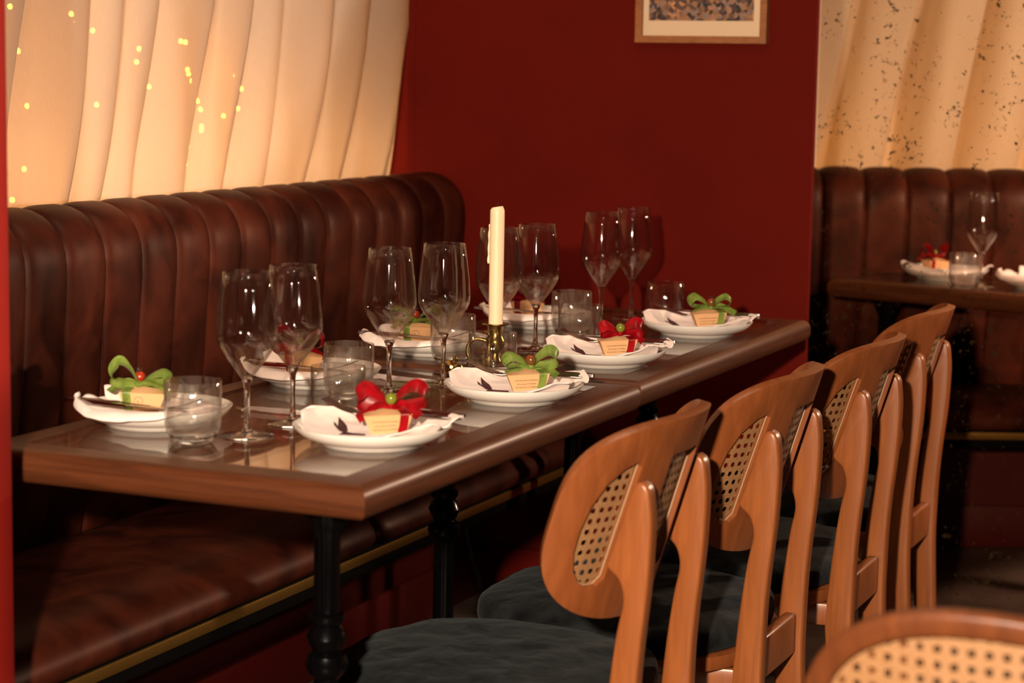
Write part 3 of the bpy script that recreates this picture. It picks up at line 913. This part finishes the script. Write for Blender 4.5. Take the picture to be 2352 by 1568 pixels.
# ------------------------------------------------------------------ places laid on the tables
SEATS = [
    # x, y, side, colour, phrase
    (0.490, 0.288, 'R', 'red', 'nearest place on the chair side'),
    (0.505, 0.756, 'R', 'green', 'second place on the chair side'),
    (0.486, 1.213, 'R', 'red', 'third place on the chair side'),
    (0.494, 1.710, 'R', 'green', 'farthest place on the chair side'),
    (0.130, 0.280, 'L', 'green', 'nearest place on the bench side'),
    (0.138, 0.750, 'L', 'red', 'second place on the bench side'),
    (0.140, 1.190, 'L', 'green', 'third place on the bench side'),
    (0.155, 1.675, 'L', 'red', 'farthest place on the bench side'),
]
NAPS = [napkin_mesh(1), napkin_mesh(2), napkin_mesh(5)]
SPRIGS = [sprig_mesh(q) for q in NAPS]
def place(x, y, z, rz, color, phrase, seed, cutlery=True):
    c, s = math.cos(rz), math.sin(rz)
    def W(lx, ly, lz):
        return (x + lx * c - ly * s, y + lx * s + ly * c, z + lz)
    thing('plate', f'white coupe plate at the {phrase}', 'plate', (x, y, z), rz, 'white dinner plates', mesh=PLATE)
    nm = thing('napkin', f'pale folded napkin on the plate at the {phrase}', 'napkin', (x, y, z + 0.0006), rz, 'folded cloth napkins', mesh=NAPS[seed % 3])
    sm = nm.modifiers.new('thickness', 'SOLIDIFY'); sm.thickness = 0.0018; sm.offset = -1 if NAPS[seed % 3].polygons[0].normal.z > 0 else 1
    obj('embroidered_sprig', SPRIGS[seed % 3], nm)
    if cutlery:
        thing('fork', f'steel fork across the plate at the {phrase}', 'fork', W(-0.004, 0.050, -0.0045), rz, 'steel forks', mesh=FORK)
        thing('knife', f'steel knife across the plate at the {phrase}', 'knife', W(0.002, 0.075, -0.0040), rz, 'steel knives', mesh=KNIFE)
    chocolate_box(color, f'tan chocolate box with a {color} satin bow at the {phrase}', W(0.026, -0.002, 0.0190), rz + math.radians(30), seed * 13 + 5, (0.0, -0.05))
for k, (x, y, side, color, phrase) in enumerate(SEATS):
    z = TH + (0.003 if y > 1.02 else 0) + 0.0006
    place(x, y, z, 0 if side == 'R' else PI, color, phrase, k)

WG = [(0.304, 0.252, 'nearest to the camera'), (0.309, 0.376, 'second from the near end'), (0.295, 0.721, 'third from the near end'), (0.330, 0.855, 'fourth from the near end'),
      (0.279, 1.196, 'hidden behind the candle'), (0.303, 1.318, 'just right of the candle'), (0.280, 1.718, 'second from the red wall'), (0.281, 1.896, 'closest to the red wall')]
for x, y, ph in WG:
    wine_glass(f'empty clear wine glass on the long table, {ph}', (x, y, TH + (0.003 if y > 1.02 else 0) + 0.0006))
TG = [(0.262, 0.173, 'in front of the nearest bench-side plate'), (0.264, 0.637, 'beside the second bench-side plate'), (0.372, 0.402, 'behind the nearest chair-side plate'), (0.248, 1.066, 'beside the third bench-side plate'),
      (0.407, 0.888, 'in front of the candlestick'), (0.280, 1.556, 'beside the farthest bench-side plate'), (0.384, 1.340, 'behind the third chair-side plate'), (0.382, 1.830, 'beside the farthest chair-side plate')]
for x, y, ph in TG:
    tumbler(f'clear water tumbler {ph}', (x, y, TH + (0.003 if y > 1.02 else 0) + 0.0006))

# candlestick
cs = thing('candlestick', 'brass candlestick with a curled handle in the middle of the table', 'candlestick', (0.335, 1.060, TH + 0.0036), math.radians(200))
obj('base', lathe('base', [(0, 0), (0.046, 0), (0.050, 0.004), (0.052, 0.009), (0.050, 0.0095), (0.046, 0.006), (0.020, 0.006), (0.010, 0.012), (0, 0.013)], 'brass', 48), cs)
obj('stem', lathe('stem', [(0, 0.010), (0.011, 0.012), (0.0085, 0.018), (0.0075, 0.026), (0.0115, 0.032), (0.0165, 0.040), (0.0180, 0.046), (0.0160, 0.052), (0.0130, 0.058), (0.0135, 0.066), (0.0150, 0.076), (0.0, 0.077)], 'brass', 40), cs)
obj('drip_pan', lathe('drip_pan', [(0, 0.076), (0.016, 0.0755), (0.0235, 0.0775), (0.0245, 0.0790), (0.0235, 0.0798), (0.015, 0.0785), (0, 0.0785)], 'brass', 40), cs)
hp = catmull([(0.012, 0, 0.046), (0.024, 0, 0.050), (0.038, 0, 0.050), (0.048, 0, 0.040), (0.050, 0, 0.026), (0.045, 0, 0.014), (0.040, 0, 0.008)], 6)
obj('handle', tube('handle', hp, 0.0035, 'brass', 10), cs)
cd = thing('candle', 'tall unlit cream taper candle in the brass candlestick', 'candle', (0.335, 1.060, TH + 0.0036 + 0.0790))
bm = bmesh.new()
cv = lathe('candle', [(0, 0), (0.0128, 0), (0.0130, 0.03), (0.0131, 0.10), (0.0130, 0.195), (0.0128, 0.203), (0.0100, 0.2095), (0.005, 0.2100), (0, 0.2085)], 'wax', 40)
for v in cv.vertices:
    v.co.x += 0.0005 * noise.noise((v.co.x * 90, v.co.z * 22, 1)); v.co.y += 0.0005 * noise.noise((v.co.y * 90, v.co.z * 22, 5))
    if v.co.z > 0.204:
        v.co.z -= 0.0022 * (v.co.x / 0.013 * -1 + 0.3)
obj('wax', cv, cd)
obj('wick', tube('wick', [(0, 0, 0.207), (0.0004, 0, 0.213), (0.0022, 0, 0.2175)], 0.0006, 'wick', 6), cd)
drip = catmull([(-0.0120, -0.0060, 0.178), (-0.0128, -0.0062, 0.160), (-0.0132, -0.0060, 0.130), (-0.0136, -0.0060, 0.108)], 6)
obj('wax_drip', tube('wax_drip', drip, [0.0012 + 0.0010 * i / len(drip) + 0.0006 * math.sin(i * 1.3) for i in range(len(drip))], 'wax', 8), cd)
# small brass snuffer lying by the wine glass
sn = thing('candle_snuffer', 'small brass bell-shaped candle snuffer lying on the table', 'snuffer', (0.293, 0.966, TH + 0.0135))
obj('bell', lathe('bell', [(0, 0.024), (0.003, 0.0238), (0.0045, 0.020), (0.007, 0.014), (0.0105, 0.006), (0.0125, 0), (0.0115, 0.0004), (0.0095, 0.006), (0.006, 0.013), (0, 0.018)], 'brass', 28), sn, (0, 0, 0), (math.radians(84), 0, math.radians(25)))
obj('knob', lathe('knob', [(0, -0.0045), (0.003, -0.0035), (0.0045, 0), (0.003, 0.0035), (0, 0.0045)], 'brass', 16), sn, (0.004, 0.006, 0.0135))
obj('ring', tube('ring', [(0.014 + 0.006 * math.cos(a * PI / 8), 0.004, -0.004 + 0.008 * math.sin(a * PI / 8)) for a in range(17)], 0.0016, 'brass', 8), sn)

# places on the small table beyond the glass
def tpos(lx, ly):
    return (T2O.x + lx * math.cos(T2R) - ly * math.sin(T2R), T2O.y + lx * math.sin(T2R) + ly * math.cos(T2R))
x, y = tpos(0.215, 0.245)
place(x, y, TH + 0.0006, math.radians(200), 'red', 'table behind the speckled glass', 21, False)
x, y = tpos(0.52, 0.20)
thing('plate', 'white plate at the edge of view behind the speckled glass', 'plate', (x, y, TH + 0.0006), 0, 'white dinner plates', mesh=PLATE)
nm = thing('napkin', 'pale folded napkin at the edge of view behind the speckled glass', 'napkin', (x, y, TH + 0.0012), math.radians(150), 'folded cloth napkins', mesh=NAPS[1])
sm = nm.modifiers.new('thickness', 'SOLIDIFY'); sm.thickness = 0.0022; sm.offset = 1
x, y = tpos(0.375, 0.13)
wine_glass('empty wine glass on the table behind the speckled glass', (x, y, TH + 0.0006))
x, y = tpos(0.375, 0.04)
tumbler('clear tumbler on the table behind the speckled glass', (x, y, TH + 0.0006))

# ------------------------------------------------------------------ chairs
RB = 0.31
KA, RT = 0.52, 0.165
ZC = 0.655
def back_map(s, z, t):
    """s arc length, z height, t depth 0 (back face) .. 1 (front face)"""
    sa = abs(s)
    a = sa / RB
    x1, y1 = RB * (1 - math.cos(min(a, KA))), RB * math.sin(min(a, KA))
    if a > KA:                       # the ends curl forward more tightly
        b = KA + (sa - KA * RB) / RT
        x1 += RT * (math.cos(KA) - math.cos(b)); y1 += RT * (math.sin(b) - math.sin(KA))
        a = b
    x = 0.012 + (z - 0.72) * 0.30 - x1
    y = math.copysign(y1, s)
    a = math.copysign(a, s)
    n = Vector((-math.cos(a), -math.sin(a), 0.28)).normalized()
    return Vector((x, y, z)) + n * (0.0165 * t)
def superpt(a, hw, ht, hb, n1, n2):
    c, s = math.cos(a), math.sin(a)
    n = n1 if s > 0 else n2
    x = math.copysign(abs(c) ** (2 / n), c) * hw
    y = math.copysign(abs(s) ** (2 / n), s) * (ht if s > 0 else hb)
    return x, y
def outline(k=72):
    return [(lambda q: (q[0], ZC + 0.005 + q[1]))(superpt(2 * PI * i / k, 0.246, 0.144, 0.152, 3.6, 2.5)) for i in range(k)]
def hole_side(sgn):
    # D-shaped opening: straight inner edge, curved outer edge
    pts = [(0.128, 0.580), (0.126, 0.66), (0.123, 0.742), (0.132, 0.750), (0.155, 0.742), (0.178, 0.722), (0.193, 0.690), (0.199, 0.655), (0.198, 0.625), (0.190, 0.598), (0.176, 0.580), (0.158, 0.570), (0.140, 0.570)]
    return [(sgn * a, b) for a, b in (pts if sgn > 0 else pts[::-1])]
def hole_mid():
    r, x0, z0, z1 = 0.012, 0.054, 0.570, 0.750
    pts = []
    for cx, cz, a0 in ((x0 - r, z1 - r, 0), (-x0 + r, z1 - r, 90), (-x0 + r, z0 + r, 180), (x0 - r, z0 + r, 270)):
        for k in range(5):
            a = math.radians(a0 + 22.5 * k)
            pts.append((cx + r * math.cos(a), cz + r * math.sin(a)))
    return pts

def back_mesh():
    bm = bmesh.new()
    edges = []
    for loop in (outline(), hole_side(-1), hole_side(1), hole_mid()):
        vs = [bm.verts.new((a, 0, b)) for a, b in loop]
        for i in range(len(vs)):
            edges.append(bm.edges.new((vs[i], vs[(i + 1) % len(vs)])))
    bmesh.ops.triangle_fill(bm, use_beauty=True, use_dissolve=False, edges=edges)
    for i in range(-21, 22):
        bmesh.ops.bisect_plane(bm, geom=list(bm.verts) + list(bm.edges) + list(bm.faces), plane_co=(i * 0.0115 + 0.0003, 0, 0), plane_no=(1, 0, 0))
    r = bmesh.ops.extrude_face_region(bm, geom=list(bm.faces))
    for v in r['geom']:
        if isinstance(v, bmesh.types.BMVert):
            v.co.y = 1.0
    for v in bm.verts:
        v.co = back_map(v.co.x, v.co.z, v.co.y)
    bmesh.ops.recalc_face_normals(bm, faces=bm.faces)
    es = [e for e in bm.edges if len(e.link_faces) == 2 and e.calc_face_angle(0) > 1.0]
    bmesh.ops.bevel(bm, geom=es, offset=0.0022, segments=2, profile=0.5, affect='EDGES', clamp_overlap=True)
    return bm_mesh('backrest', bm, 'chair_ply', True, 32)

def inside(p, poly):
    c = False
    n = len(poly)
    for i in range(n):
        (x1, y1), (x2, y2) = poly[i], poly[(i + 1) % n]
        if (y1 > p[1]) != (y2 > p[1]) and p[0] < (x2 - x1) * (p[1] - y1) / (y2 - y1) + x1:
            c = not c
    return c
def cane_mesh(poly, fmap, pitch=0.0152, hole=0.0040, tdepth=0.62, thick=0.0012):
    cx = sum(p[0] for p in poly) / len(poly); cz = sum(p[1] for p in poly) / len(poly)
    big = [(cx + (p[0] - cx) * 1.10, cz + (p[1] - cz) * 1.05) for p in poly]
    x0, x1 = min(p[0] for p in big), max(p[0] for p in big)
    z0, z1 = min(p[1] for p in big), max(p[1] for p in big)
    bm = bmesh.new()
    h = pitch / 2
    nx, nz_ = int((x1 - x0) / pitch) + 1, int((z1 - z0) / pitch) + 1
    for i in range(nx):
        for j in range(nz_):
            c = (x0 + (i + 0.5) * pitch, z0 + (j + 0.5) * pitch)
            if not inside(c, big):
                continue
            O = [(1, 0), (1, 1), (0, 1), (-1, 1), (-1, 0), (-1, -1), (0, -1), (1, -1)]
            ov = [bm.verts.new((c[0] + a * h, tdepth, c[1] + b * h)) for a, b in O]
            iv = []
            for k in range(8):
                an = math.radians(45 * k)
                rr = hole * (1.0 if k % 2 == 0 else 1.12)
                iv.append(bm.verts.new((c[0] + rr * math.cos(an), tdepth, c[1] + rr * math.sin(an))))
            for k in range(8):
                k2 = (k + 1) % 8
                bm.faces.new((ov[k], ov[k2], iv[k2], iv[k]))
    bmesh.ops.remove_doubles(bm, verts=bm.verts, dist=1e-5)
    for v in bm.verts:
        wob = 0.03 * math.sin(v.co.x * 900) * math.cos(v.co.z * 900)
        v.co = fmap(v.co.x, v.co.z, v.co.y + wob)
    return bm_mesh('cane_panel', bm, 'cane', False)
BACK = back_mesh()
CANES = [cane_mesh(hole_side(-1), back_map), cane_mesh(hole_mid(), back_map), cane_mesh(hole_side(1), back_map)]
def spline_mesh(poly):
    pts = [back_map(a, b, 0.52) for a, b in poly]
    pts.append(pts[0])
    return tube('cane_spline', pts, 0.0012, 'cane_spline', 5)
SPL = [spline_mesh(hole_side(-1)), spline_mesh(hole_mid()), spline_mesh(hole_side(1))]

def post_mesh():
    back_e = [(0.012, 0.700), (0.0150, 0.660), (0.0120, 0.580), (0.004, 0.500), (-0.001, 0.430), (-0.003, 0.350), (-0.003, 0.285), (0.004, 0.14), (0.012, 0.0)]
    front_e = [(-0.018, 0.0), (-0.040, 0.14), (-0.054, 0.285), (-0.050, 0.350), (-0.0430, 0.432), (-0.0330, 0.508), (-0.0255, 0.545), (-0.0265, 0.566), (-0.0330, 0.582), (-0.0440, 0.592), (-0.0500, 0.600), (-0.0475, 0.610), (-0.0340, 0.652), (-0.0215, 0.692), (-0.0140, 0.714)]
    top = [(-0.008, 0.7215), (-0.001, 0.7235), (0.0065, 0.7190), (0.0105, 0.711)]
    b = catmull([(p[0], 0, p[1]) for p in back_e], 3)
    f = catmull([(p[0], 0, p[1]) for p in front_e], 3)
    poly = [(v.x, v.z) for v in b] + [(v.x, v.z) for v in f] + top
    return prism('rear_leg', poly, 'y', -0.0145, 0.0145, 'chair_wood', 0.006, 3)
POST = post_mesh()

def seat_cushion_mesh():
    verts, faces = [], []
    K, N = 60, 16
    rnd = random.Random(3)
    verts.append((0, 0, 0.418))
    def pt(a, q):
        x, y = superpt(a, 1, 1, 1, 2.7, 2.7)
        return x * 0.240 * q, y * 0.243 * q
    lay = []
    for i in range(1, N + 1):
        q = i / N
        lay.append((q * 0.985 if q < 1 else 0.985, 0.418 - 0.020 * q ** 5 - 0.004 * q * q))
    lay += [(1.0, 0.386), (1.005, 0.373), (0.995, 0.361), (0.96, 0.355), (0.5, 0.355)]
    for q, z in lay:
        for k in range(K):
            x, y = pt(2 * PI * k / K, q)
            nz_ = noise.noise((x * 16, y * 16, z * 9)) * 0.004 + noise.noise((x * 55, y * 55, z * 30)) * 0.0018
            verts.append((x + nz_ * 0.3, y + nz_ * 0.3, z + (nz_ if z > 0.38 else nz_ * 0.4)))
    for k in range(K):
        faces.append((0, 1 + k, 1 + (k + 1) % K))
    for i in range(len(lay) - 1):
        for k in range(K):
            k2 = (k + 1) % K
            faces.append((1 + i * K + k, 1 + i * K + k2, 1 + (i + 1) * K + k2, 1 + (i + 1) * K + k))
    faces.append(tuple(1 + (len(lay) - 1) * K + k for k in range(K)))
    return mk_mesh('cushion', verts, faces, 'velvet', True, 180)
def seat_mesh():
    poly = [superpt(2 * PI * k / 56, 0.232, 0.236, 0.236, 2.8, 2.8) for k in range(56)]
    return prism('seat', poly, 'z', 0.330, 0.354, 'chair_ply', 0.004, 2)
CUSH, SEAT = seat_cushion_mesh(), seat_mesh()
FLEG = lathe('front_leg', [(0, 0), (0.011, 0), (0.0125, 0.01), (0.016, 0.18), (0.0185, 0.31), (0.018, 0.331), (0, 0.331)], 'chair_wood', 20)
RAIL = box_mesh('back_rail', (-0.036, -0.104, 0.300), (-0.014, 0.104, 0.372), 'chair_wood', 0.006, 3)
SRAIL = box_mesh('side_rail', (-0.42, -0.010, 0.286), (0.0, 0.010, 0.328), 'chair_wood', 0.005, 2)
LOWR = box_mesh('stretcher', (-0.365, -0.008, 0.17), (0.0, 0.008, 0.196), 'chair_wood', 0.004, 2)

def chair(label, loc, rotz=0.0):
    t = thing('dining_chair', label, 'chair', loc, rotz, 'cane-backed wooden dining chairs')
    b = obj('backrest', BACK, t)
    for c, s in zip(CANES, SPL):
        cp = obj('cane_panel', c, b)
        obj('cane_spline', s, b)
    for s in (-1, 1):
        obj('rear_leg', POST, t, (0, s * 0.1195, 0))
        obj('front_leg', FLEG, t, (-0.44, s * 0.175, 0))
        obj('side_rail', SRAIL, t, (-0.025, s * 0.1195, 0), (0, 0, s * -0.133))
    obj('back_rail', RAIL, t)
    obj('seat', SEAT, t, (-0.270, 0, 0))
    obj('cushion', CUSH, t, (-0.285, 0, 0))
    return t
CHAIRS = [(0.884, 0.468, 'nearest cane-backed wooden chair with dark cushion at the long table'), (0.920, 0.960, 'second cane-backed wooden chair from the near end of the long table'),
          (0.942, 1.447, 'third cane-backed wooden chair from the near end of the long table'), (0.916, 2.000, 'farthest cane-backed wooden chair, closest to the speckled glass')]
for x, y, lb in CHAIRS:
    chair(lb, (x, y, 0), 0)

# rounded cane-back chair in the foreground
RF = 0.55
def fmap(s, z, t):
    a = s / RF
    x = (z - 0.624) * 0.22 - RF * (1 - math.cos(a))
    n = Vector((-math.cos(a), -math.sin(a), 0.2)).normalized()
    return Vector((x, RF * math.sin(a), z)) + n * (0.020 * t)
fc = thing('cane_armchair', 'blurred cane-backed chair with a rounded wooden rim in the foreground', 'chair', (1.503, -0.389, 0), math.radians(-90))
hw, ht, n1 = 0.202, 0.163, 2.3
def ring_pts(off, k=80):
    return [(lambda q: (q[0], 0.624 + q[1]))(superpt(2 * PI * i / k, hw - off, ht - off, ht - off, n1, n1)) for i in range(k)]
bm = bmesh.new()
edges = []
for loop in (ring_pts(0), ring_pts(0.026)):
    vs = [bm.verts.new((a, 0, b)) for a, b in loop]
    for i in range(len(vs)):
        edges.append(bm.edges.new((vs[i], vs[(i + 1) % len(vs)])))
bmesh.ops.triangle_fill(bm, use_beauty=True, use_dissolve=False, edges=edges)
r = bmesh.ops.extrude_face_region(bm, geom=list(bm.faces))
for v in r['geom']:
    if isinstance(v, bmesh.types.BMVert):
        v.co.y = 1.0
for v in bm.verts:
    v.co = fmap(v.co.x, v.co.z, v.co.y)
bmesh.ops.recalc_face_normals(bm, faces=bm.faces)
es = [e for e in bm.edges if len(e.link_faces) == 2 and e.calc_face_angle(0) > 1.0]
bmesh.ops.bevel(bm, geom=es, offset=0.006, segments=3, profile=0.5, affect='EDGES', clamp_overlap=True)
bk = obj('back_rim', bm_mesh('back_rim', bm, 'walnut', True, 40), fc)
obj('cane_panel', cane_mesh(ring_pts(0.026), fmap, 0.0170, 0.0040, 0.5), bk)
for s in (-1, 1):
    obj('rear_leg', tube('rear_leg', catmull([(0.03, s * 0.17, 0.0), (0.0, s * 0.17, 0.25), (-0.03, s * 0.165, 0.43), (-0.030, s * 0.135, 0.50)], 6), 0.015, 'chair_wood', 14), fc)
    obj('front_leg', FLEG, fc, (-0.40, s * 0.16, 0.0), (0, 0, 0))
obj('seat', SEAT, fc, (-0.255, 0, 0.05))
obj('cushion', CUSH, fc, (-0.255, 0, 0.05))

# power cable hanging from under the bench
cb = catmull([(-0.20, 2.06, 0.31), (-0.195, 2.075, 0.24), (-0.185, 2.085, 0.17), (-0.165, 2.10, 0.09), (-0.14, 2.11, 0.02), (-0.05, 2.12, 0.006), (0.10, 2.16, 0.006)], 8)
thing('power_cable', 'dark grey power cable hanging from under the leather bench', 'cable', mesh=tube('power_cable', cb, 0.0055, 'cable_rubber', 10))
